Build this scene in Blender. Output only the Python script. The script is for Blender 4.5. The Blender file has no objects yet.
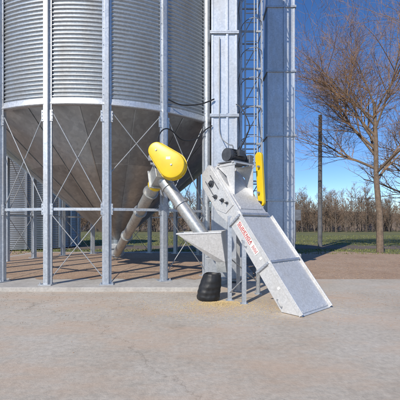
import bpy, math, random, bisect, bmesh
from mathutils import Vector as V
from mathutils import noise as mn
random.seed(7)
sc=bpy.context.scene
COL=sc.collection
# ---------------------------------------------------------------- materials
def newmat(name):
    m=bpy.data.materials.new(name); m.use_nodes=True
    nt=m.node_tree; b=nt.nodes["Principled BSDF"]
    tc=nt.nodes.new("ShaderNodeTexCoord")
    return m,nt,b,tc
def noise(nt,tc,scale,detail=3,rough=.6,stretch=None):
    n=nt.nodes.new("ShaderNodeTexNoise"); n.inputs["Scale"].default_value=scale
    n.inputs["Detail"].default_value=detail; n.inputs["Roughness"].default_value=rough
    if stretch:
        mp=nt.nodes.new("ShaderNodeMapping"); mp.inputs["Scale"].default_value=stretch
        nt.links.new(tc.outputs["Object"],mp.inputs[0]); nt.links.new(mp.outputs[0],n.inputs["Vector"])
    else: nt.links.new(tc.outputs["Object"],n.inputs["Vector"])
    return n
def ramp(nt,src,stops):
    r=nt.nodes.new("ShaderNodeValToRGB"); e=r.color_ramp.elements
    while len(e)<len(stops): e.new(.5)
    for i,(p,c) in enumerate(stops):
        e[i].position=p; e[i].color=(c[0],c[1],c[2],1)
    nt.links.new(src,r.inputs[0]); return r
def mix(nt,fac,a,b,mode='MIX'):
    m=nt.nodes.new("ShaderNodeMix"); m.data_type='RGBA'; m.blend_type=mode
    if isinstance(fac,float): m.inputs[0].default_value=fac
    else: nt.links.new(fac,m.inputs[0])
    nt.links.new(a,m.inputs[6]); nt.links.new(b,m.inputs[7]); return m.outputs[2]
def bump(nt,b,h,strength,dist=.01):
    bp=nt.nodes.new("ShaderNodeBump"); bp.inputs["Strength"].default_value=strength; bp.inputs["Distance"].default_value=dist
    nt.links.new(h,bp.inputs["Height"]); nt.links.new(bp.outputs[0],b.inputs["Normal"])
def galv(name,c0,c1,metal=.75,rough=.38,spangle=28,dirt=(.30,.25,.19),dirtamt=.5,wave=.25):
    m,nt,b,tc=newmat(name)
    v=nt.nodes.new("ShaderNodeTexVoronoi"); v.inputs["Scale"].default_value=spangle
    nt.links.new(tc.outputs["Object"],v.inputs["Vector"])
    sp=ramp(nt,v.outputs["Color"],[(0.1,c0),(.9,c1)])
    n=noise(nt,tc,1.7,5,.7,(1,1,.35))
    d=ramp(nt,n.outputs["Fac"],[(.45,(0,0,0)),(.8,(dirtamt,)*3)])
    dc=nt.nodes.new("ShaderNodeRGB"); dc.outputs[0].default_value=(*dirt,1)
    col=mix(nt,d.outputs[0],sp.outputs[0],dc.outputs[0])
    nt.links.new(col,b.inputs["Base Color"])
    b.inputs["Metallic"].default_value=metal
    rr=nt.nodes.new("ShaderNodeMapRange"); rr.inputs[3].default_value=rough-.1; rr.inputs[4].default_value=rough+.22
    nt.links.new(n.outputs["Fac"],rr.inputs[0]); nt.links.new(rr.outputs[0],b.inputs["Roughness"])
    n3=noise(nt,tc,2.2,2,.5); bump(nt,b,n3.outputs["Fac"],wave,.02)
    return m
def plain(name,c,rough=.6,metal=0,var=.25,scale=5,bs=.15,bscale=40):
    m,nt,b,tc=newmat(name)
    n=noise(nt,tc,scale,4,.65)
    r=ramp(nt,n.outputs["Fac"],[(.3,[x*(1-var) for x in c]),(.7,[min(1,x*(1+var)) for x in c])])
    nt.links.new(r.outputs[0],b.inputs["Base Color"]); b.inputs["Roughness"].default_value=rough; b.inputs["Metallic"].default_value=metal
    if bs:
        n2=noise(nt,tc,bscale,2,.6); bump(nt,b,n2.outputs["Fac"],bs,.01)
    return m
M_wall=galv("galvanised_wall",(.34,.38,.42),(.43,.47,.51),.75,.42)
M_cone=galv("hopper_steel",(.40,.425,.45),(.50,.53,.55),.9,.25,10,(.22,.20,.17),.5,.5)
M_cone2=galv("hopper_steel_weathered",(.29,.305,.32),(.37,.385,.40),.9,.33,10,(.20,.18,.15),.5,.5)
M_post=galv("galvanised_post",(.44,.48,.53),(.60,.63,.67),.65,.42)
M_leg=galv("galvanised_casing",(.46,.51,.58),(.58,.62,.68),.6,.45,22)
M_conv=galv("galvanised_sheet",(.60,.60,.595),(.74,.74,.735),.4,.42,34,(.44,.39,.31),.45)
M_tube=galv("galvanised_tube",(.42,.43,.42),(.57,.58,.57),.65,.36,30)
M_rod=galv("zinc_rod",(.34,.36,.38),(.46,.48,.50),.6,.5)
M_yel=plain("yellow_paint",(.76,.53,.015),.38,0,.12,3,.04)
M_dark=plain("dark_motor_paint",(.07,.075,.085),.5,.2,.35,8)
M_grey=plain("grey_motor_paint",(.16,.17,.19),.5,.3,.3,8)
M_blk=plain("black_rubber",(.014,.014,.015),.5,0,.4,9,.3,14)
M_rubber=plain("black_cable",(.02,.02,.022),.5,0,.3,5,0)
M_cond=plain("grey_conduit",(.22,.23,.24),.5,.3,.2,5,0)
M_red=plain("red_print",(.52,.04,.035),.5,0,.25,5,0)
M_white=plain("white_sticker",(.70,.70,.68),.45,0,.08,5,0)
M_wood=plain("weathered_pole",(.13,.13,.135),.85,0,.35,2,.5,20)
M_bark=plain("bark",(.17,.125,.09),.9,0,.4,6,.6,20)
M_twig=plain("twig",(.27,.165,.095),.9,0,.35,2,0)
M_leafo=plain("russet_leaf",(.38,.20,.07),.8,0,.5,1.5,0)
M_woodfar=plain("bare_wood",(.155,.12,.095),.9,0,.5,.12,0)
M_woodleaf=plain("bare_wood_twigs",(.20,.135,.09),.9,0,.55,.06,0)
def groundmat(name,cols,s1,s2,rough=.9,bs=.5,bscale=60,speck=None,cracks=False):
    m,nt,b,tc=newmat(name)
    n=noise(nt,tc,s1,6,.7); r=ramp(nt,n.outputs["Fac"],[(.3,cols[0]),(.5,cols[1]),(.72,cols[2])])
    n2=noise(nt,tc,s2,4,.75); r2=ramp(nt,n2.outputs["Fac"],[(.3,(.68,.68,.68)),(.7,(1.0,1.0,1.0))])
    col=mix(nt,1.0,r.outputs[0],r2.outputs[0],'MULTIPLY')
    if speck:
        v=nt.nodes.new("ShaderNodeTexVoronoi"); v.inputs["Scale"].default_value=speck
        nt.links.new(tc.outputs["Object"],v.inputs["Vector"])
        r3=ramp(nt,v.outputs["Color"],[(.1,(.6,.6,.6)),(.9,(1.25,1.2,1.15))])
        col=mix(nt,.7,col,r3.outputs[0],'MULTIPLY')
    if cracks:
        n4=noise(nt,tc,.35,5,.75,(1,2.2,1)); r4=ramp(nt,n4.outputs["Fac"],[(.44,(0,0,0)),(.68,(.75,.75,.75))])
        dc=nt.nodes.new("ShaderNodeRGB"); dc.outputs[0].default_value=(.54,.385,.27,1)
        col=mix(nt,r4.outputs[0],col,dc.outputs[0])
        n5=noise(nt,tc,1.3,4,.6); r5=ramp(nt,n5.outputs["Fac"],[(.62,(1,1,1)),(.80,(.68,.66,.63))])
        col=mix(nt,1.0,col,r5.outputs[0],'MULTIPLY')
        v=nt.nodes.new("ShaderNodeTexVoronoi"); v.feature='DISTANCE_TO_EDGE'; v.inputs["Scale"].default_value=.22
        n6=noise(nt,tc,1.6,5,.7); ad=nt.nodes.new("ShaderNodeVectorMath"); ad.operation='MULTIPLY_ADD'
        nt.links.new(n6.outputs["Color"],ad.inputs[0]); ad.inputs[1].default_value=(.9,.9,.9); nt.links.new(tc.outputs["Object"],ad.inputs[2])
        nt.links.new(ad.outputs[0],v.inputs["Vector"])
        r6=ramp(nt,v.outputs["Distance"],[(.0,(.6,.57,.55)),(.002,(1,1,1))])
        col=mix(nt,.6,col,r6.outputs[0],'MULTIPLY')
    nt.links.new(col,b.inputs["Base Color"]); b.inputs["Roughness"].default_value=rough
    n3=noise(nt,tc,bscale,4,.7); bump(nt,b,n3.outputs["Fac"],bs,.02)
    return m
M_conc=groundmat("apron_concrete",[(.47,.405,.33),(.56,.50,.42),(.63,.58,.51)],.55,14,.85,.3,45,None,True)
M_found=groundmat("foundation_concrete",[(.44,.41,.37),(.52,.49,.45),(.58,.56,.52)],1.2,12,.85,.3,40)
M_dirt=groundmat("red_gravel",[(.42,.28,.19),(.50,.355,.25),(.55,.42,.32)],.5,9,.95,.8,30,38)
M_field=groundmat("field",[(.14,.15,.06),(.19,.18,.08),(.27,.22,.12)],.08,1.2,.95,.6,8)
M_grass=groundmat("mown_grass",[(.11,.135,.045),(.16,.165,.06),(.25,.21,.11)],.25,4,.95,.6,15)
M_shadow=groundmat("shadow_soil",[(.13,.095,.07),(.17,.13,.10),(.22,.18,.14)],.5,6,.95,.6,20)  # soil tone darkened to stand in for cast shadow
M_corn=plain("corn_grain",(.60,.44,.20),.6,0,.3,40,0)
M_blade=plain("grass_blade",(.17,.18,.06),.8,0,.45,.6,0)
# ---------------------------------------------------------------- geometry
ORG={}
class Geo:
    def __init__(s): s.v=[]; s.f=[]
    def add(s,vs,fs):
        o=len(s.v); s.v+= [V(p) for p in vs]; s.f+=[tuple(i+o for i in f) for f in fs]; return s
    def box(s,c,h,ax=None):
        c=V(c); X,Y,Z=ax if ax else (V((1,0,0)),V((0,1,0)),V((0,0,1)))
        vs=[c+X*(h[0]*i)+Y*(h[1]*j)+Z*(h[2]*k) for k in(-1,1) for j in(-1,1) for i in(-1,1)]
        return s.add(vs,[(0,2,3,1),(4,5,7,6),(0,1,5,4),(2,6,7,3),(0,4,6,2),(1,3,7,5)])
    def prism(s,poly,vec):
        n=len(poly); vec=V(vec); vs=[V(p) for p in poly]+[V(p)+vec for p in poly]
        fs=[tuple(range(n))[::-1],tuple(range(n,2*n))]+[(i,(i+1)%n,n+(i+1)%n,n+i) for i in range(n)]
        return s.add(vs,fs)
    def cyl(s,p0,p1,r0,r1=None,n=20,cap=True):
        if r1 is None: r1=r0
        p0=V(p0);p1=V(p1); d=(p1-p0).normalized(); a=d.orthogonal().normalized(); b=d.cross(a)
        vs=[]
        for p,r in((p0,r0),(p1,r1)):
            vs+=[p+a*(r*math.cos(6.28318*i/n))+b*(r*math.sin(6.28318*i/n)) for i in range(n)]
        fs=[(i,(i+1)%n,n+(i+1)%n,n+i) for i in range(n)]
        if cap: fs+=[tuple(range(n))[::-1],tuple(range(n,2*n))]
        return s.add(vs,fs)
    def tube(s,pts,rs,n=8):
        pts=[V(p) for p in pts]; a=None
        if not isinstance(rs,(list,tuple)): rs=[rs]*len(pts)
        vs=[]
        for i,p in enumerate(pts):
            d=(pts[min(i+1,len(pts)-1)]-pts[max(i-1,0)]).normalized()
            if a is None: a=d.orthogonal().normalized()
            a=(a-d*a.dot(d)).normalized(); b=d.cross(a)
            vs+=[p+(a*math.cos(6.28318*k/n)+b*math.sin(6.28318*k/n))*rs[i] for k in range(n)]
        fs=[]
        for i in range(len(pts)-1):
            for k in range(n): fs.append((i*n+k,i*n+(k+1)%n,(i+1)*n+(k+1)%n,(i+1)*n+k))
        L=(len(pts)-1)*n
        fs+=[tuple(range(n))[::-1],tuple(range(L,L+n))]
        return s.add(vs,fs)
    def obj(s,name,mat,parent=None,label=None,cat=None,smooth=False,bevel=0,kind=None,group=None,origin=None,fix=True):
        o0=ORG[parent.name] if parent is not None else (origin if origin is not None else (0,0,0))
        o0=V(o0)
        me=bpy.data.meshes.new(name); me.from_pydata([tuple(p-o0) for p in s.v],[],s.f); me.update()
        ob=bpy.data.objects.new(name,me); COL.objects.link(ob)
        me.materials.append(mat)
        if fix and len(s.f)<40000:
            bm=bmesh.new(); bm.from_mesh(me); bmesh.ops.recalc_face_normals(bm,faces=bm.faces); bm.to_mesh(me); bm.free()
        if smooth:
            me.polygons.foreach_set("use_smooth",[True]*len(me.polygons))
            try: me.set_sharp_from_angle(angle=math.radians(35))
            except Exception: pass
        if bevel:
            md=ob.modifiers.new("bevel",'BEVEL'); md.width=bevel; md.segments=2; md.limit_method='ANGLE'
        if parent is not None: ob.parent=parent
        else: ob.location=o0
        ORG[ob.name]=tuple(o0)
        if label: ob["label"]=label
        if cat: ob["category"]=cat
        if kind: ob["kind"]=kind
        if group: ob["group"]=group
        return ob
def thing(name,loc,label,cat,group=None):
    e=bpy.data.objects.new(name,None); COL.objects.link(e); e.location=loc; e.empty_display_size=.2
    ORG[e.name]=tuple(loc); e["label"]=label; e["category"]=cat
    if group: e["group"]=group
    return e
def smoothpts(P,k=8):
    P=[V(p) for p in P]; out=[]
    for i in range(len(P)-1):
        p0=P[max(i-1,0)];p1=P[i];p2=P[i+1];p3=P[min(i+2,len(P)-1)]
        for j in range(k):
            t=j/k; out.append(.5*((2*p1)+(p2-p0)*t+(2*p0-5*p1+4*p2-p3)*t*t+(3*p1-p0-3*p2+p3)*t**3))
    out.append(P[-1]); return out
X=V((1,0,0));Y=V((0,1,0));Z=V((0,0,1))
# ---------------------------------------------------------------- grain bin
def corrugated(cx,cy,R,z0,z1,per,step,seg,amp):
    rows=int((z1-z0)/step); vs=[];fs=[]
    for j in range(rows+1):
        z=z0+j*step; r=R+amp*math.sin(2*math.pi*z/per)
        for i in range(seg):
            a=2*math.pi*i/seg; vs.append((cx+r*math.cos(a),cy+r*math.sin(a),z))
    for j in range(rows):
        for i in range(seg):
            i2=(i+1)%seg; fs.append((j*seg+i,j*seg+i2,(j+1)*seg+i2,(j+1)*seg+i))
    return Geo().add(vs,fs)
CX,CY,R=-3.27,13.0,4.7
ZR=4.78; FT=.10
binn=thing("grain_bin",(CX,CY,0),"tall galvanised corrugated grain bin with cone hopper on steel posts","grain bin","steel grain bins")
corrugated(CX,CY,R,ZR,11.0,.105,.0175,150,.020).obj("wall",M_wall,binn,smooth=True,fix=False)
n=60
vs=[(CX+(R+.12)*math.cos(2*math.pi*i/n),CY+(R+.12)*math.sin(2*math.pi*i/n),11.0) for i in range(n)]+[(CX+.4*math.cos(2*math.pi*i/n),CY+.4*math.sin(2*math.pi*i/n),13.4) for i in range(n)]
Geo().add(vs,[(i,(i+1)%n,n+(i+1)%n,n+i) for i in range(n)]+[tuple(range(n,2*n))]).obj("roof",M_wall,binn)
n=80
prof=[(R-.10,ZR-.15),(R+.03,ZR-.15),(R+.05,ZR-.13),(R+.03,ZR-.03),(R+.03,ZR+.02),(R-.10,ZR+.02)]
vs=[];fs=[];m=len(prof)
for i in range(n):
    a=2*math.pi*i/n
    for r,z in prof: vs.append((CX+r*math.cos(a),CY+r*math.sin(a),z))
for i in range(n):
    for j in range(m): fs.append((i*m+j,i*m+(j+1)%m,((i+1)%n)*m+(j+1)%m,((i+1)%n)*m+j))
Geo().add(vs,fs).obj("ring_beam",M_post,binn,smooth=True)
# cone of rolled sheets: alternating brighter and more weathered panels
g=Geo(); n=100; vs=[];fs=[]
lv=[(R-.11,ZR-.05),(3.1,3.46),(3.085,3.44),(1.6,2.20),(1.585,2.18),(.24,1.03),(.24,.85)]
a00=math.radians(11.1-90+9)
for k,(r,z) in enumerate(lv):
    for i in range(n):
        a=a00+2*math.pi*i/n; rr=r*(1+.006*math.sin(20*math.pi*i/n)**2) ; vs.append((CX+rr*math.cos(a),CY+rr*math.sin(a),z))
matidx=[]
pan=random.Random(4); pm=[[pan.random()<.45 for _ in range(20)] for _ in range(6)]
for k in range(len(lv)-1):
    for i in range(n):
        fs.append((k*n+i,k*n+(i+1)%n,(k+1)*n+(i+1)%n,(k+1)*n+i)); matidx.append(1 if pm[k][i//5] else 0)
g.add(vs,fs); cone=g.obj("hopper_cone",M_cone,binn,smooth=True)
cone.data.materials.append(M_cone2); cone.data.polygons.foreach_set("material_index",matidx)
for i in range(20):
    g=Geo()
    a=a00+2*math.pi*i/20; d=V((math.cos(a),math.sin(a),0)); t=V((-math.sin(a),math.cos(a),0))
    p0=V((CX,CY,0))+d*(R-.15)+Z*(ZR-.10); p1=V((CX,CY,0))+d*(1.6)+Z*(2.16)
    ax=(p1-p0).normalized(); nn=ax.cross(t).normalized()
    g.box((p0+p1)/2,((p1-p0).length/2,.014,.006),(ax,t,nn))
    g.obj("hopper_seam",M_cone,binn)
g=Geo(); g.box((CX,CY,.78),(.3,.3,.09)); g.box((CX+.35,CY-.1,.78),(.3,.12,.02)); g.box((CX,CY,.55),(.22,.22,.16))
g.obj("outlet_gate",M_rod,binn,bevel=.008)
posts=[]
A0=math.radians(11.1)
for k in range(20):
    th=A0+k*math.radians(18)
    d=V((math.sin(th),-math.cos(th),0)); t=V((math.cos(th),math.sin(th),0)); c=V((CX,CY,0))
    prof=[(-.115,.02),(-.115,.035),(-.07,.035),(-.05,.11),(.05,.11),(.07,.035),(.115,.035),(.115,.02)]
    g=Geo(); g.prism([c+t*a+d*(R+b)+Z*(FT+.02) for a,b in prof],(0,0,10.7))
    g.box(c+d*(R-.03)+Z*((FT+ZR-.17)/2),(.075,.048,(ZR-.17-FT)/2-.01),(t,d,Z))
    for zz in (2.0,4.35):
        g.box(c+d*(R+.04)+Z*zz,(.15,.012,.14),(t,d,Z))
        for sx in(-.13,.13):
            for sz in(-.09,0,.09):
                p=c+d*(R+.05)+t*sx+Z*(zz+sz); g.cyl(p,p+d*.02,.012,n=6)
    for q in range(12):
        zz=4.9+q*.42
        for sx in(-.092,.092):
            p=c+d*(R+.033)+t*sx+Z*zz; g.cyl(p,p+d*.015,.011,n=6)
    g.box(c+d*(R+.02)+Z*(FT+.012),(.17,.15,.012),(t,d,Z))
    for sx in(-.14,.14):
        p=c+d*(R+.12)+t*sx+Z*FT; g.cyl(p,p+Z*.07,.014,n=6)
    g.obj("post",M_post,binn)
    posts.append((c+d*R,d,t))
for k in range(20):
    p,d,t=posts[k]; q,d2,t2=posts[(k+1)%20]
    g=Geo(); a=p+Z*2.0+t*.12; b=q+Z*2.0-t2*.12
    ax=(b-a).normalized(); g.box((a+b)/2,((b-a).length/2,.03,.035),(ax,ax.cross(Z),Z))
    g.obj("strut",M_post,binn)
    spans=[(2.95 if k==0 else 2.12,4.5)]
    if k%2==1: spans.append((.3,1.88))
    for lo,hi in spans:
        for s_ in(0,1):
            g=Geo(); z0,z1=(lo,hi) if s_==0 else (hi,lo)
            off=d*(.03*(1 if s_ else -1))
            g.cyl(p+Z*z0+t*.1+off,q+Z*z1-t2*.1+off,.013,n=8); g.obj("brace",M_rod,binn)
g=Geo(); g.prism([(-9.2,7.92,-.05),(.02,7.92,-.05),(1.7,10.6,-.05),(1.9,18.4,-.05),(-9.2,18.4,-.05)],(0,0,FT+.05))
g.obj("foundation",M_found,binn,bevel=.015)
bx,by,br=-13.6,25,4.2
bin2=thing("grain_bin",(bx,by,0),"flat-bottomed corrugated galvanised grain bin standing beyond the hopper bin","grain bin","steel grain bins")
corrugated(bx,by,br,0,7.2,.12,.03,100,.022).obj("wall",M_wall,bin2,smooth=True,fix=False)
n=48; vs=[(bx+(br+.1)*math.cos(2*math.pi*i/n),by+(br+.1)*math.sin(2*math.pi*i/n),7.2) for i in range(n)]+[(bx+.4*math.cos(2*math.pi*i/n),by+.4*math.sin(2*math.pi*i/n),9.3) for i in range(n)]
Geo().add(vs,[(i,(i+1)%n,n+(i+1)%n,n+i) for i in range(n)]+[tuple(range(n,2*n))]).obj("roof",M_wall,bin2)
for k in range(24):
    a=2*math.pi*k/24+.05; g=Geo(); d=V((math.cos(a),math.sin(a),0)); t=V((-d.y,d.x,0))
    g.box(V((bx,by,3.6))+d*(br+.05),(.06,.04,3.58),(t,d,Z)); g.obj("stiffener",M_post,bin2)
# ---------------------------------------------------------------- screw conveyor from the hopper
sc_=thing("screw_conveyor",(CX,CY,0),"galvanised tube screw conveyor with yellow drive guard rising from the hopper","screw conveyor")
T0=V((CX,CY-.05,.48)); T1=V((-1.0,7.95,2.72)); ax=(T1-T0).normalized()
g=Geo(); g.cyl(T0-ax*.3,T1,.155,n=32)
for s_ in(0.0,2.0,4.0,5.2):
    p=T0+ax*s_; g.cyl(p-ax*.03,p-ax*.004,.20,n=32); g.cyl(p+ax*.004,p+ax*.03,.20,n=32)
g.obj("tube",M_tube,sc_,smooth=True)
side=ax.cross(Z).normalized(); up=side.cross(ax).normalized()
g=Geo(); g.box(T1+ax*.16,(.24,.19,.19),(ax,side,up)); g.box(T1-ax*.07,(.02,.23,.23),(ax,side,up))
g.obj("head_box",M_tube,sc_,bevel=.01)
HB=T1+ax*.16
gd=V((-.16,-.985,.06)).normalized()
gr=gd.cross(Z).normalized(); gr=-gr if gr.x<0 else gr
gu=gr.cross(gd).normalized(); gu=gu if gu.z>0 else -gu
def teardrop(c0,r0,c1,r1,k=20):
    d=(c1-c0); L=d.length; ang=math.atan2(d.y,d.x); be=math.acos((r0-r1)/L); pts=[]
    for i in range(k+1):
        a=ang+be+(2*math.pi-2*be)*i/k; pts.append((c0.x+r0*math.cos(a),c0.y+r0*math.sin(a)))
    for i in range(k+1):
        a=ang-be+2*be*i/k; pts.append((c1.x+r1*math.cos(a),c1.y+r1*math.sin(a)))
    return pts
def V2(a,b): return V((a,b,0))
GC=V((-.70,7.42,3.0))
td=lambda r0,r1: teardrop(V2(.10,-.09),r0,V2(-.25,.25),r1)
g=Geo()
g.prism([GC+gr*a+gu*b for a,b in td(.325,.215)],gd*.03)
lvls=[(.30,.19,.03),(.30,.19,.15),(.285,.175,.175),(.255,.145,.185)]
allv=[];fs=[]
for r0,r1,h in lvls:
    pts=[GC+gr*a+gu*b+gd*h for a,b in td(r0,r1)]; m=len(pts); allv+=pts
for k in range(len(lvls)-1):
    for i in range(m): fs.append((k*m+i,k*m+(i+1)%m,(k+1)*m+(i+1)%m,(k+1)*m+i))
fs.append(tuple(range((len(lvls)-1)*m,len(lvls)*m)))
g.add(allv,fs); guard=g.obj("drive_guard",M_yel,sc_,smooth=True)
for a,b in((.1,-.09),(-.25,.25)):
    g=Geo(); p=GC+gr*a+gu*b+gd*.184; g.cyl(p,p+gd*.015,.022,n=12); g.obj("guard_bolt",M_rod,guard)
for a,b in td(.31,.2)[::5]:
    g=Geo(); p=GC+gr*a+gu*b+gd*.03; g.cyl(p,p+gd*.012,.011,n=6); g.obj("guard_bolt",M_rod,guard)
g=Geo(); g.prism([GC+gr*a+gu*b+gd*.186 for a,b in((-.02,.03),(.08,.03),(.08,.09),(-.02,.09))],gd*.002); g.obj("warning_sticker",M_white,guard)
g=Geo()
p=GC+gr*.1+gu*(-.09); g.cyl(p-gd*.25,p,.03,n=12)
g.box(GC+gr*(-.08)+gu*.05-gd*.03,(.30,.10,.012),(gr,gu,gd))
g.obj("drive_shaft",M_grey,sc_)
g=Geo(); mc=GC+gr*(-.32)+gu*.17; g.cyl(mc-gd*.45,mc-gd*.03,.13,n=24)
for k in range(12):
    a=k*math.pi/6; o=gr*math.cos(a)+gu*math.sin(a); g.box(mc-gd*.25+o*.135,(.012,.006,.15),(o,o.cross(gd),gd))
g.cyl(mc-gd*.50,mc-gd*.45,.14,n=24); g.box(mc-gd*.24+gr*-.17,(.05,.06,.07),(gr,gu,gd))
g.box(mc-gd*.24-gu*.16,(.13,.02,.18),(gr,gu,gd))
g.obj("motor",M_grey,sc_,smooth=True)
g=Geo(); g.cyl(T1-ax*.34,T1-ax*.22,.175,n=32); g.obj("safety_band",M_yel,sc_,smooth=True)
S0=HB+V((.06,-.06,-.10)); S1=V((.09,7.42,1.34)); sx=(S1-S0).normalized()
g=Geo(); g.cyl(S0,S1,.148,n=28,cap=True)
for s_ in(.22,.75): g.cyl(S0+sx*s_,S0+sx*(s_+.035),.172,n=28)
g.obj("discharge_spout",M_tube,sc_,smooth=True)
p,d,t=posts[1]
g=Geo(); g.cyl(HB+V((-.05,.18,.1)),p+d*.05+Z*3.35,.018,n=8); g.obj("hanger",M_rod,sc_)
g=Geo(); g.cyl(HB+V((-.05,.18,-.1)),p+d*.05+Z*2.3,.018,n=8); g.obj("hanger",M_rod,sc_)
# ---------------------------------------------------------------- inclined conveyor
O=V((1.77,5.70,0.0)); H=V((.664,-.747,0)); W=V((.747,.664,0)); el=math.radians(51.5)
AU=-H*math.cos(el)+Z*math.sin(el); N=H*math.sin(el)+Z*math.cos(el)
C=lambda s,u,v: O+AU*s+W*u-N*v
WD=1.02
conv=thing("inclined_conveyor",O,"steep galvanised box conveyor with its foot resting on the concrete","conveyor")
g=Geo()
poly=[C(.012,0,0),C(2.42,0,0),C(2.42,0,.33),C(.33*math.cos(el)/math.sin(el)+.012,0,.33)]
g.prism(poly,W*WD); g.obj("lower_housing",M_conv,conv,bevel=.006)
g=Geo()
U0,U1=.03,.92
poly=[(2.30,.35),(2.30,-.03),(3.72,-.03),(3.82,.04),(3.82,.34),(3.56,.50),(2.75,.50)]
g.prism([C(a,U0,b) for a,b in poly],W*(U1-U0)); g.obj("upper_housing",M_conv,conv,bevel=.006)
for s0,s1 in((.06,1.12),(1.15,2.25)):
    g=Geo(); g.prism([C(s0,.04,-.002),C(s1,.04,-.002),C(s1,.04,-.014),C(s0,.04,-.014)],W*(WD-.08))
    for s_ in(s0+.03,s1-.03):
        for i in range(6):
            p=C(s_,.08+i*(WD-.16)/5,-.014); g.cyl(p,p+N*.008,.009,n=6)
    g.obj("cover_panel",M_conv,conv,bevel=.002)
for u in(-.024,WD+.002):
    g=Geo(); g.prism([C(.03,u,-.055),C(2.28,u,-.055),C(2.28,u,.035),C(.03,u,.035)],W*.022)
    g.obj("edge_flange",M_conv,conv,bevel=.003)
for s_ in(1.135,2.30):
    g=Geo(); g.prism([C(s_-.02,-.045,-.02),C(s_+.02,-.045,-.02),C(s_+.02,-.045,.355),C(s_-.02,-.045,.355)],W*.043)
    for v in(.03,.1,.17,.24,.31):
        p=C(s_,-.045,v); g.cyl(p,p-W*.01,.01,n=6)
    g.obj("joint_flange",M_post,conv)
g=Geo(); g.prism([C(1.115,.02,-.045),C(1.155,.02,-.045),C(1.155,.02,-.016),C(1.115,.02,-.016)],W*(WD-.04)); g.obj("joint_flange",M_post,conv)
g=Geo(); g.prism([C(2.28,.02,-.055),C(2.33,.02,-.055),C(2.33,.02,-.034),C(2.28,.02,-.034)],W*(U1-U0+.02)); g.obj("joint_flange",M_post,conv)
g=Geo(); g.prism([C(2.45,.10,-.032),C(3.6,.10,-.032),C(3.6,.10,-.044),C(2.45,.10,-.044)],W*.74)
for s_ in(2.5,2.85,3.2,3.55):
    for u in(.13,.81): p=C(s_,u,-.044); g.cyl(p,p+N*.01,.012,n=6)
g.obj("access_panel",M_conv,conv,bevel=.002)
g=Geo(); u=U0-.003
g.prism([C(2.6,u,.02),C(3.74,u,.02),C(3.74,u,.33),C(3.52,u,.46),C(2.85,u,.46),C(2.6,u,.30)],-W*.012)
u-=.012
for s_ in(2.66,2.86,3.06,3.26,3.46,3.68):
    p=C(s_,u,.05); g.cyl(p,p-W*.01,.011,n=6)
    if s_<3.5:
        p=C(s_,u,.27 if s_<2.7 else .43); g.cyl(p,p-W*.01,.011,n=6)
g.obj("side_plate",M_conv,conv)
for s_,v,r in((3.40,.22,.075),(3.08,.30,.05),(2.88,.19,.045),(2.74,.12,.03)):
    p=C(s_,u-.001,v); g=Geo(); g.cyl(p,p-W*.03,r,n=24); g.cyl(p-W*.03,p-W*.06,r*.55,n=20); g.cyl(p-W*.06,p-W*.10,r*.28,n=14)
    g.obj("bearing",M_dark,conv,smooth=True)
for v in(.12,.32):
    g=Geo(); g.prism([C(3.16,u-.001,v),C(3.58,u-.001,v),C(3.58,u-.001,v+.02),C(3.16,u-.001,v+.02)],-W*.012); g.obj("slide_rail",M_grey,conv)
lab=Geo(); lab.prism([C(1.42,-.002,.055),C(2.22,-.002,.055),C(2.22,-.002,.185),C(1.42,-.002,.185)],-W*.004); plate=lab.obj("name_plate",M_white,conv,label="narrow white plate with worn red print")
g=Geo()
def stroke(s0,v0,s1,v1,w=.006):
    a=C(s0,-.007,v0); b=C(s1,-.007,v1); d=(b-a).normalized(); q=W.cross(d).normalized()*w
    g.prism([a-q-d*w,b-q+d*w,b+q+d*w,a+q-d*w],-W*.002)
pats=[[(1,0,0,0),(0,0,0,.5),(0,.5,1,.5),(1,.5,1,1),(1,1,0,1)],[(0,0,0,1),(0,1,1,1),(1,1,1,0)],[(0,0,0,1),(0,0,1,.3),(1,.3,1,.7),(1,.7,0,1)],
      [(1,0,0,0),(0,0,0,1),(0,1,1,1),(0,.5,.7,.5)],[(0,1,0,0),(0,0,1,1),(1,1,1,0)],[(1,0,0,0),(0,0,0,1),(0,1,1,1),(1,1,1,.5),(1,.5,.6,.5)],[(0,1,.5,0),(.5,0,1,1),(.25,.6,.75,.6)]]
for k,pt in enumerate(pats):
    a=2.19-k*.078; w=.05
    for x0,y0,x1,y1 in pt: stroke(a-x0*w,.078+y0*.058,a-x1*w,.078+y1*.058)
stroke(2.19,.164,1.67,.164,.006)
for k in range(7): stroke(1.60-k*.024,.078+.012*(k%3),1.60-k*.024,.16-.01*(k%2),.004)
g.obj("red_lettering",M_red,plate)
for s_,v in((1.28,.08),(.62,.08)):
    g=Geo(); g.prism([C(s_,-.002,v),C(s_+.05,-.002,v),C(s_+.05,-.002,v+.06),C(s_,-.002,v+.06)],-W*.003); g.obj("warning_sticker",M_white,conv)
for s_ in(1.7,.35):
    g=Geo(); g.tube(smoothpts([C(s_,0,.25),C(s_,-.05,.25),C(s_+.14,-.05,.25),C(s_+.14,0,.25)],5),.008,8); g.obj("handle",M_rod,conv,smooth=True)
for q,uu in((1.74,.02),(1.74,WD-.04),(1.34,.02)):
    p=O-H*q+W*uu; ztop=q*math.tan(el)-.33/math.cos(el); w=.042
    g=Geo()
    g.prism([(p.x-w,p.y-w,.012),(p.x+w,p.y-w,.012),(p.x+w,p.y-w+.008,.012),(p.x-w+.008,p.y-w+.008,.012),(p.x-w+.008,p.y+w,.012),(p.x-w,p.y+w,.012)],(0,0,ztop+.12))
    g.box((p.x,p.y,.006),(.08,.08,.006)); g.obj("support_leg",M_post,conv)
pa=O-H*1.74; pb=O-H*1.34
for a,b in((pa+Z*.15,pb+Z*.5),(pa+Z*.9+W*.02,pa+Z*.3+W*.94)):
    g=Geo(); g.cyl(a,b,.013,n=8); g.obj("leg_brace",M_rod,conv)
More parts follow.
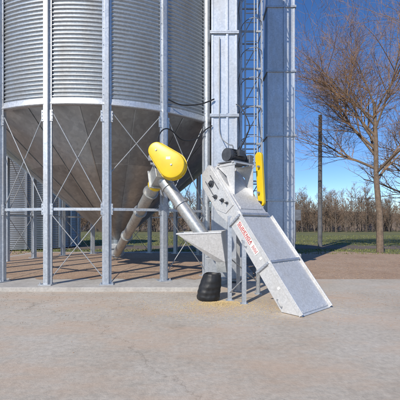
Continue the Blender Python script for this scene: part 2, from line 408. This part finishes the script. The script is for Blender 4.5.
p=O-H*2.25+W*.86; g=Geo(); g.box((p.x,p.y,1.06),(.04,.04,1.05)); g.box((p.x,p.y,.008),(.08,.08,.008)); g.obj("support_leg",M_post,conv)
def Q(q,u,z): return V((.27,7.41,0))+H*q+W*u+Z*z
stz=2.93
ztop=lambda q: 2.86-q*math.tan(el)
g=Geo()
for u in(.16,.78):
    a=Q(.0,u,stz);b=Q(.56,u,stz); dx=(b-a).normalized(); g.box((a+b)/2,((b-a).length/2,.02,.025),(dx,W,Z))
    g.prism([Q(.03,u-.006,stz-.02),Q(.54,u-.006,stz-.02),Q(.54,u-.006,ztop(.54)),Q(.44,u-.006,ztop(.44)),Q(.30,u-.006,ztop(.30)+.2)],W*.012)
for q in(.08,.52): g.box(Q(q,.47,stz+.035),(.03,.36,.012),(H,W,Z))
g.obj("motor_stand",M_conv,conv)
g=Geo(); g.box(Q(.30,.47,stz+.06),(.24,.34,.012),(H,W,Z)); g.obj("motor_plate",M_grey,conv)
g=Geo(); mc=Q(.32,.42,stz+.22); g.cyl(mc-W*.22,mc+W*.22,.135,n=28)
for k in range(18):
    a=k*math.pi/9; o=H*math.cos(a)+Z*math.sin(a); g.box(mc+o*.14,(.013,.006,.18),(o,o.cross(W),W))
g.cyl(mc-W*.29,mc-W*.22,.145,.15,n=28); g.cyl(mc+W*.22,mc+W*.26,.13,.08,n=28); g.cyl(mc+W*.26,mc+W*.62,.022,n=12)
g.box(mc+H*.16+Z*.04,(.05,.09,.07),(H,W,Z)); g.box(mc-Z*.135,(.15,.18,.015),(H,W,Z))
g.obj("motor",M_dark,conv,smooth=True)
g=Geo(); g.box(Q(.38,.77,stz+.17),(.12,.06,.10),(H,W,Z)); g.obj("gearbox",M_grey,conv,bevel=.01)
# one slim belt guard running down the flank
g=Geo(); pts=teardrop(V2(.60,2.12),.085,V2(.52,3.20),.095,14)
g.prism([Q(a,.985,b) for a,b in pts],W*.075); bg_=g.obj("belt_guard",M_yel,conv,smooth=True,bevel=.008)
for z in(2.35,2.95):
    g=Geo(); g.box(Q(.56,.955,z),(.02,.04,.02),(H,W,Z)); g.obj("guard_bracket",M_rod,conv)
g=Geo(); g.cyl(Q(.60,.88,2.12),Q(.60,1.08,2.12),.035,n=20); g.obj("drive_pulley",M_dark,conv,smooth=True)
# intake hopper, a slanted wedge against the conveyor flank
hop=Geo()
top=[V((-.50,7.12,1.40)),V((.44,6.98,1.44)),V((.60,7.72,1.46)),V((-.40,7.72,1.42))]
bot=[V((.34,7.22,.80)),V((.54,7.12,.80)),V((.66,7.60,.80)),V((.40,7.62,.80))]
hop.add(top+bot,[(0,1,5,4),(1,2,6,5),(2,3,7,6),(3,0,4,7)])
hopo=hop.obj("intake_hopper",M_conv,conv); sd=hopo.modifiers.new("thick",'SOLIDIFY'); sd.thickness=.008
g=Geo()
for a,b in((0,1),(1,2),(2,3),(3,0)):
    pa=top[a];pb=top[b]; dx=(pb-pa).normalized(); s2=dx.cross(Z).normalized(); g.box((pa+pb)/2+Z*.008,((pb-pa).length/2+.01,.014,.014),(dx,s2,s2.cross(dx)))
g.obj("hopper_rim",M_conv,hopo)
g=Geo(); g.prism([V((.34,7.22,.795)),V((.54,7.12,.795)),V((.66,7.58,.795)),V((.40,7.60,.795))],(.03,0,-.22)); g.obj("hopper_throat",M_tube,conv)
# ---------------------------------------------------------------- elevator casings
def casing(label,x0,x1,y0,y1,h,sec):
    e=thing("elevator_leg",((x0+x1)/2,(y0+y1)/2,0),label,"grain elevator leg","elevator legs")
    cx,cy=(x0+x1)/2,(y0+y1)/2; hx,hy=(x1-x0)/2,(y1-y0)/2
    z=.0
    while z<h:
        g=Geo(); zz=min(z+sec,h); g.box((cx,cy,(z+zz)/2),(hx,hy,(zz-z)/2-.002))
        g.box((cx+hx*.22,y0-.02,(z+zz)/2),(.03,.018,(zz-z)/2-.05))
        for sx in(-1,1): g.box((cx+sx*(hx-.025),y0-.007,(z+zz)/2),(.03,.006,(zz-z)/2-.045))
        g.obj("casing_section",M_leg,e,bevel=.004)
        if z>0:
            g=Geo()
            for dz in(-.022,.022): g.box((cx,cy,z+dz),(hx+.05,hy+.05,.018))
            for i in range(7):
                xx=cx-hx+2*hx*i/6; g.cyl((xx,y0-.03,z-.05),(xx,y0-.03,z+.05),.011,n=6)
            g.obj("joint_flange",M_post,e)
        z+=sec
    return e
legA=casing("tall square galvanised elevator casing beside the hopper bin",.33,1.05,9.35,10.05,14,2.35)
g=Geo(); g.box((.69,9.7,.35),(.52,.5,.33)); g.cyl((.69,9.15,.4),(.69,9.05,.4),.09,n=20); g.obj("boot",M_post,legA,bevel=.01)
legB=casing("wide flanged galvanised elevator casing with a small bracket",2.72,3.82,13.3,14.1,15,2.6)
g=Geo(); g.box((3.27,13.7,.2),(.75,.6,.25)); g.obj("boot",M_post,legB,bevel=.01)
g=Geo(); g.box((3.95,13.4,2.0),(.12,.1,.22)); g.box((3.86,13.4,1.4),(.03,.05,.5)); g.obj("control_box",M_grey,legB,bevel=.01)
lad=thing("access_ladder",(1.6,10.6,0),"galvanised caged access ladder between the elevator casings","ladder")
LX0,LX1,LY=1.32,1.98,10.6
for x in(LX0,LX1):
    for y,w in((LY,.035),(LY+.7,.03)):
        g=Geo(); g.box((x,y,7),(w,.03,7)); g.obj("upright",M_post,lad)
for k in range(46):
    z=.3*k+.3; g=Geo(); g.cyl((LX0+.14,LY,z),(LX1-.14,LY,z),.014,n=8); g.obj("rung",M_rod,lad)
for x in(LX0+.14,LX1-.14):
    g=Geo(); g.box((x,LY,7),(.02,.012,7)); g.obj("side_rail",M_post,lad)
for k in range(11):
    z=.6+k*1.2; g=Geo()
    g.box(((LX0+LX1)/2,LY+.7,z),((LX1-LX0)/2,.02,.02)); g.box(((LX0+LX1)/2,LY-.03,z),((LX1-LX0)/2,.012,.03))
    g.cyl((LX0,LY+.7,z),(LX1,LY+.7,z+1.2),.016,n=8)
    for x in(LX0,LX1): g.cyl((x,LY,z),(x,LY+.7,z+1.2),.014,n=8); g.box((x,LY+.35,z),(.012,.35,.015))
    g.obj("lattice_brace",M_rod,lad)
for k in range(8):
    z=3.4+k*.9; g=Geo(); pts=[((LX0+LX1)/2+.33*math.cos(a),LY-.02-.55*math.sin(a),z) for a in [math.pi*i/14 for i in range(15)]]; g.tube(pts,.012,6); g.obj("cage_hoop",M_rod,lad)
for i in(3,7,11):
    g=Geo(); a=math.pi*i/14; x=(LX0+LX1)/2+.33*math.cos(a); y=LY-.02-.55*math.sin(a); g.box((x,y,6.6),(.015,.006,3.25)); g.obj("cage_bar",M_rod,lad)
# ---------------------------------------------------------------- cables
def cable(name,pts,r,mat,label):
    g=Geo(); g.tube(smoothpts(pts,10),r,8); return g.obj(name,mat,None,label=label,cat="cable",smooth=True,origin=V(pts[0]),group="electrical cables")
cable("power_cable",[(-.95,7.85,3.32),(-1.02,7.9,3.6),(-.93,8.1,3.92),(-.75,8.3,4.0),(-.45,8.6,3.82),(-.1,9.0,3.95),(.15,9.2,4.25),(.34,9.3,4.4)],.016,M_rubber,"black power cable drooping from screw conveyor motor to elevator casing")
cable("power_cable",[(-.85,8.8,4.95),(-.5,8.95,4.86),(0,9.15,4.95),(.4,9.3,5.15)],.018,M_rubber,"black power cable sagging between bin post and elevator casing")
cable("power_cable",[(1.02,9.3,5.0),(1.12,8.9,4.75),(1.22,8.2,4.1),(1.1,7.8,3.7),(.95,7.6,3.4),(.87,7.5,3.2)],.015,M_rubber,"black power cable running down from elevator casing to motor")
cable("conduit_pipe",[(.55,9.31,6.9),(.55,9.3,6.0),(.55,9.3,5.0),(.55,9.3,4.3),(.62,9.2,4.0),(.75,8.6,3.7),(.78,7.9,3.5),(.76,7.53,3.28)],.014,M_cond,"grey flexible conduit hanging off elevator casing to motor")
cable("conduit_pipe",[(-1.2,8.6,3.55),(-1.25,8.3,3.4),(-1.2,8.0,3.25),(-1.05,7.8,3.3)],.013,M_cond,"short grey flexible conduit behind yellow guard")
# ---------------------------------------------------------------- black rubber boot
n=56; vs=[];fs=[]
prof=[(.0,.0),(.23,.0),(.262,.03),(.272,.09),(.262,.13),(.268,.19),(.255,.24),(.258,.30),(.24,.36),(.236,.42),(.215,.49),(.205,.545),(.18,.57),(.165,.56),(.15,.5),(.0,.48)]
rows=64; cum=[0]; SCL=.93
for i in range(1,len(prof)): cum.append(cum[-1]+math.dist(prof[i],prof[i-1]))
for j in range(rows+1):
    s_=cum[-1]*j/rows; i=min(max(bisect.bisect_right(cum,s_)-1,0),len(prof)-2); f=(s_-cum[i])/(cum[i+1]-cum[i])
    r=prof[i][0]*(1-f)+prof[i+1][0]*f; z=prof[i][1]*(1-f)+prof[i+1][1]*f
    for k in range(n):
        a=2*math.pi*k/n
        nz=mn.noise(V((math.cos(a)*1.3,math.sin(a)*1.3,z*3)))*.10+mn.noise(V((math.cos(a)*4,math.sin(a)*4,z*5)))*.035
        rr=r*(1+nz)*SCL
        vs.append((.18+rr*math.cos(a)+z*.14, 7.05+rr*math.sin(a)*.9, max(.004,z+.02*mn.noise(V((a,z,3)))*(z>.05))))
for j in range(rows):
    for k in range(n): fs.append((j*n+k,j*n+(k+1)%n,(j+1)*n+(k+1)%n,(j+1)*n+k))
Geo().add(vs,fs).obj("rubber_boot",M_blk,None,label="soft black rubber chute boot standing below the intake hopper",cat="boot",smooth=True,origin=V((.18,7.05,0)))
# ---------------------------------------------------------------- pole
pole=thing("utility_pole",(9.2,25.3,0),"plain weathered utility pole standing on the grass edge","utility pole")
g=Geo(); g.tube([(9.2,25.3,-.05),(9.2,25.3,3),(9.21,25.3,6.5),(9.22,25.3,10.0)],[.165,.16,.145,.13],16); g.obj("shaft",M_wood,pole,smooth=True)
g=Geo(); g.cyl((9.22,25.3,9.99),(9.22,25.3,10.05),.14,.11,n=16); g.obj("cap",M_rod,pole)
# ---------------------------------------------------------------- ground
g=Geo(); g.add([(-1500,-300,-.06),(1500,-300,-.06),(1500,2500,-.06),(-1500,2500,-.06)],[(0,1,2,3)]); g.obj("ground",M_field,kind="structure",fix=False)
def sheet(name,mat,x0,x1,y0,y1,z,jag=.0,n=60):
    bot=[(x0+(x1-x0)*i/n, y0+jag*mn.noise(V((i*.7,y0,0)))) for i in range(n+1)]
    topp=[(x0+(x1-x0)*i/n, y1+jag*mn.noise(V((i*.45,y1,5)))+jag*.4*mn.noise(V((i*1.9,y1,9)))) for i in range(n+1)]
    vs=[(x,y,z) for x,y in bot]+[(x,y,z) for x,y in topp]
    return Geo().add(vs,[(i,i+1,n+2+i,n+1+i) for i in range(n)]).obj(name,mat,kind="structure",fix=False)
sheet("grass",M_grass,-90,90,19,74,-.054,1.0)
sheet("painted_shadow_band",M_shadow,-60,60,22.5,26.5,-.048,1.0,120)  # dark strip painting the shadow band that crosses the grass
sheet("gravel_yard",M_dirt,-60,60,-20,19.5,-.042,2.2,120)
sheet("gravel_floor",M_dirt,-8.9,1.2,9.15,17.9,FT+.004,.5,60)
g=Geo()
xs=[-16,-8.2,4.9,13.7]; ys=[-9.2,-.8,9.75]
for i in range(len(xs)-1):
    for j in range(len(ys)-1):
        x0,x1,y0,y1=xs[i]+.003,xs[i+1]-.003,ys[j]+.003,ys[j+1]-.003
        g.box(((x0+x1)/2,(y0+y1)/2,-.06),((x1-x0)/2,(y1-y0)/2,.06))
g.obj("concrete_apron",M_conc,kind="structure")
def inpad(x,y): return -9.2<x<1.8 and 7.9<y<18.4
g=Geo()
for i in range(3600):
    if i<1600: x=random.uniform(-9,12); y=random.uniform(9.2,16); z=-.04
    else:
        x=random.uniform(-7,6); y=7.9-abs(random.gauss(0,1.3)); z=.0
    if inpad(x,y): z=FT
    elif z<0 and y<9.8: continue
    r=random.uniform(.008,.028) if z!=0 else random.uniform(.003,.012); a=random.random()*3
    vs=[(x+r*math.cos(a+k*1.57)*random.uniform(.7,1.3),y+r*math.sin(a+k*1.57),z+r*.2) for k in range(4)]+[(x,y,z+r*.9),(x,y,z-r*.1)]
    g.add(vs,[(0,1,4),(1,2,4),(2,3,4),(3,0,4),(1,0,5),(2,1,5),(3,2,5),(0,3,5)])
g.obj("pebbles",M_dirt,kind="stuff",label="loose reddish pebbles scattered over yard",cat="pebbles",fix=False)
g=Geo()
for i in range(4600):
    if i<2400: x=random.gauss(.42,.30); y=random.gauss(6.70,.15)
    else: x=random.gauss(.5,.9); y=random.gauss(6.4,.4)
    h=.03*math.exp(-((x-.42)/.3)**2-((y-6.70)/.15)**2)*random.random()
    r=.0066; a=random.random()*3
    vs=[(x+r*math.cos(a+k*1.57),y+r*math.sin(a+k*1.57)*.8,h+.003) for k in range(4)]+[(x,y,h+.009)]
    g.add(vs,[(0,1,4),(1,2,4),(2,3,4),(3,0,4)])
g.obj("spilled_grain",M_corn,kind="stuff",label="spilled yellow corn on concrete below the conveyor",cat="grain",fix=False)
g=Geo()
for i in range(24000):
    y=18.5+ (random.random()**1.6)*34; x=random.uniform(-.75,.75)*y
    if 22.3<y<26.8 and random.random()<.93: continue
    if y<20.5 and random.random()<.7: continue
    h=random.uniform(.04,.12); w=.02+y*.0006; a=random.random()*3.14
    dx,dy=math.cos(a)*w,math.sin(a)*w
    g.add([(x-dx,y-dy,-.055),(x+dx,y+dy,-.055),(x+random.uniform(-.05,.05),y+random.uniform(-.05,.05),h-.05)],[(0,1,2)])
g.obj("grass_tufts",M_blade,kind="stuff",label="short olive grass beyond the gravel yard",cat="grass",fix=False)
# ---------------------------------------------------------------- trees
def grow(gT,gC,tips,p,d,L,r,lev,mx,spread,low):
    k=4 if lev<3 else 3; pts=[p];rs=[r]; q=p.copy(); dd=d.copy()
    for i in range(k):
        dd=(dd+V((random.gauss(0,.10),random.gauss(0,.10),random.gauss(.03,.07)))*(1+.4*lev)*.8).normalized()
        q=q+dd*(L/k); pts.append(q.copy()); rs.append(r*(1-.6*(i+1)/k))
    (gT if lev<2 else gC).tube(pts,rs,[10,7,4,3,3,3][lev])
    if lev>=mx: tips.append((q,dd)); return
    nc=[13,10,8,7,4][lev]
    for c in range(nc):
        f=low+(1-low)*(c+random.random()*.6)/nc if lev==0 else .2+.8*(c+random.random())/nc
        f=min(f,.99); i=min(int(f*k),k-1); ff=f*k-i; bp=pts[i].lerp(pts[i+1],ff); br=rs[i]*(1-ff)+rs[i+1]*ff
        az=random.random()*6.283; o=V((math.cos(az),math.sin(az),0)); o=(o-dd*o.dot(dd)).normalized()
        ang=random.uniform(.5,1.0)*spread; nd=(dd*math.cos(ang)+o*math.sin(ang)+V((0,0,.12))).normalized()
        grow(gT,gC,tips,bp,nd,L*random.uniform(.45,.68),max(br*.6,.007),lev+1,mx,spread,low)
def tree(loc,h,r,label,mx=4,seed=1,leaves=2500,spread=1.0,lean=-.05,low=.3,grp="bare autumn trees"):
    random.seed(seed); t=thing("bare_tree",loc,label,"tree",grp)
    gT=Geo();gC=Geo();tips=[]
    grow(gT,gC,tips,V(loc)-Z*.1,V((lean,0,1)).normalized(),h,r,0,mx,spread,low)
    gT.obj("trunk",M_bark,t,smooth=True,fix=False)
    gC.obj("crown",M_twig,t,fix=False)
    gl=Geo()
    for i in range(leaves):
        q,dd=random.choice(tips); q=q-dd*random.uniform(0,.25)
        a=V((random.gauss(0,1),random.gauss(0,1),random.gauss(0,1))).normalized(); b=a.orthogonal().normalized(); L=random.uniform(.03,.055)
        gl.add([q,q+a*L*.5+b*L*.3,q+a*L,q+a*L*.5-b*L*.3],[(0,1,2,3)])
    gl.obj("foliage",M_leafo,t,fix=False)
tree((10.7,19.6,-.04),9.4,.21,"bare autumn tree with a few russet leaves on grass edge",4,21,9000,1.08,-.02,.46)
tree((19.5,27,-.05),8.5,.22,"bare spreading tree with russet leaves on the lawn",3,5,1500,1.0)
random.seed(3); g=Geo(); gl=Geo()
for i in range(500):
    y=random.uniform(74,98); x=random.uniform(-78,78); h=random.uniform(4.8,11)*(1+.3*mn.noise(V((x*.09,0,0)))); r=random.uniform(.07,.14)
    fan=random.uniform(.4,.8)
    g.tube([(x,y,-.1),(x+random.gauss(0,.3),y,h*.5),(x+random.gauss(0,.6),y,h*.95)],[r,r*.7,.02],4)
    for k in range(random.randint(24,40)):
        z=h*random.uniform(.10,.92); a=random.random()*6.28; L=(h-z)*.35+random.uniform(.5,1.5)
        p=V((x,y,z)); q=p+V((math.cos(a)*L*fan,math.sin(a)*L*fan,L*(1.25-fan)))
        g.tube([p,q],[.04,.013],3)
        for m_ in range(7):
            w=p.lerp(q,random.uniform(.3,1)); e=w+V((random.gauss(0,.5),random.gauss(0,.3),random.uniform(.1,.9)))
            s_=.025; gl.add([w+V((-s_,0,0)),w+V((s_,0,0)),e],[(0,1,2)])
        for m_ in range(2):
            w=p.lerp(q,random.uniform(.3,1))+V((random.gauss(0,.3),random.gauss(0,.3),random.gauss(0,.3))); s_=random.uniform(.04,.11)
            gl.add([w+V((-s_,0,-s_)),w+V((s_,0,-s_*.5)),w+V((0,0,s_))],[(0,1,2)])
g.obj("far_woodland",M_woodfar,kind="stuff",label="distant belt of bare grey-brown autumn woodland",cat="woodland",fix=False)
gl.obj("woodland_twigs",M_woodleaf,kind="stuff",label="fine russet twigs of the distant bare woodland",cat="woodland",fix=False)
n=160; vs=[]
for i in range(n+1):
    x=-240+480*i/n; h=5.8+2.2*mn.noise(V((x*.03,2,0)))+.9*mn.noise(V((x*.3,4,0)))
    vs+=[(x,100,-.1),(x,106,h*.8),(x,118,h)]
fs=[]
for i in range(n):
    for k in range(2): fs.append((i*3+k,(i+1)*3+k,(i+1)*3+k+1,i*3+k+1))
Geo().add(vs,fs).obj("hill",M_woodfar,kind="structure",smooth=True,fix=False)
# ---------------------------------------------------------------- light, camera
w=bpy.data.worlds.new("World"); sc.world=w; w.use_nodes=True; nt=w.node_tree
bg=nt.nodes["Background"]; sky=nt.nodes.new("ShaderNodeTexSky"); sky.sky_type='NISHITA'; sky.sun_disc=False
elev=math.radians(37); hx,hy=-.52,-.854
sky.sun_elevation=elev; sky.sun_rotation=math.atan2(hx,hy); sky.air_density=.85; sky.dust_density=.0; sky.ozone_density=4.0
hs=nt.nodes.new("ShaderNodeHueSaturation"); hs.inputs["Saturation"].default_value=1.18; hs.inputs["Hue"].default_value=.507
nt.links.new(sky.outputs[0],hs.inputs["Color"]); nt.links.new(hs.outputs[0],bg.inputs[0]); bg.inputs[1].default_value=.15
ld=bpy.data.lights.new("sun",'SUN'); ld.energy=4.5; ld.angle=math.radians(.5); ld.color=(1,.93,.81)
lo=bpy.data.objects.new("sun",ld); COL.objects.link(lo)
dirv=V((hx*math.cos(elev),hy*math.cos(elev),math.sin(elev)))
lo.rotation_euler=dirv.to_track_quat('Z','Y').to_euler()
cd=bpy.data.cameras.new("camera"); cam=bpy.data.objects.new("camera",cd); COL.objects.link(cam)
cam.location=(0,0,1.6); cam.rotation_euler=(math.radians(90),0,0); cd.sensor_width=36; cd.lens=29.7; cd.shift_y=.0625; cd.clip_end=4000
sc.camera=cam
sc.view_settings.view_transform='Standard'; sc.view_settings.look='None'; sc.view_settings.exposure=0
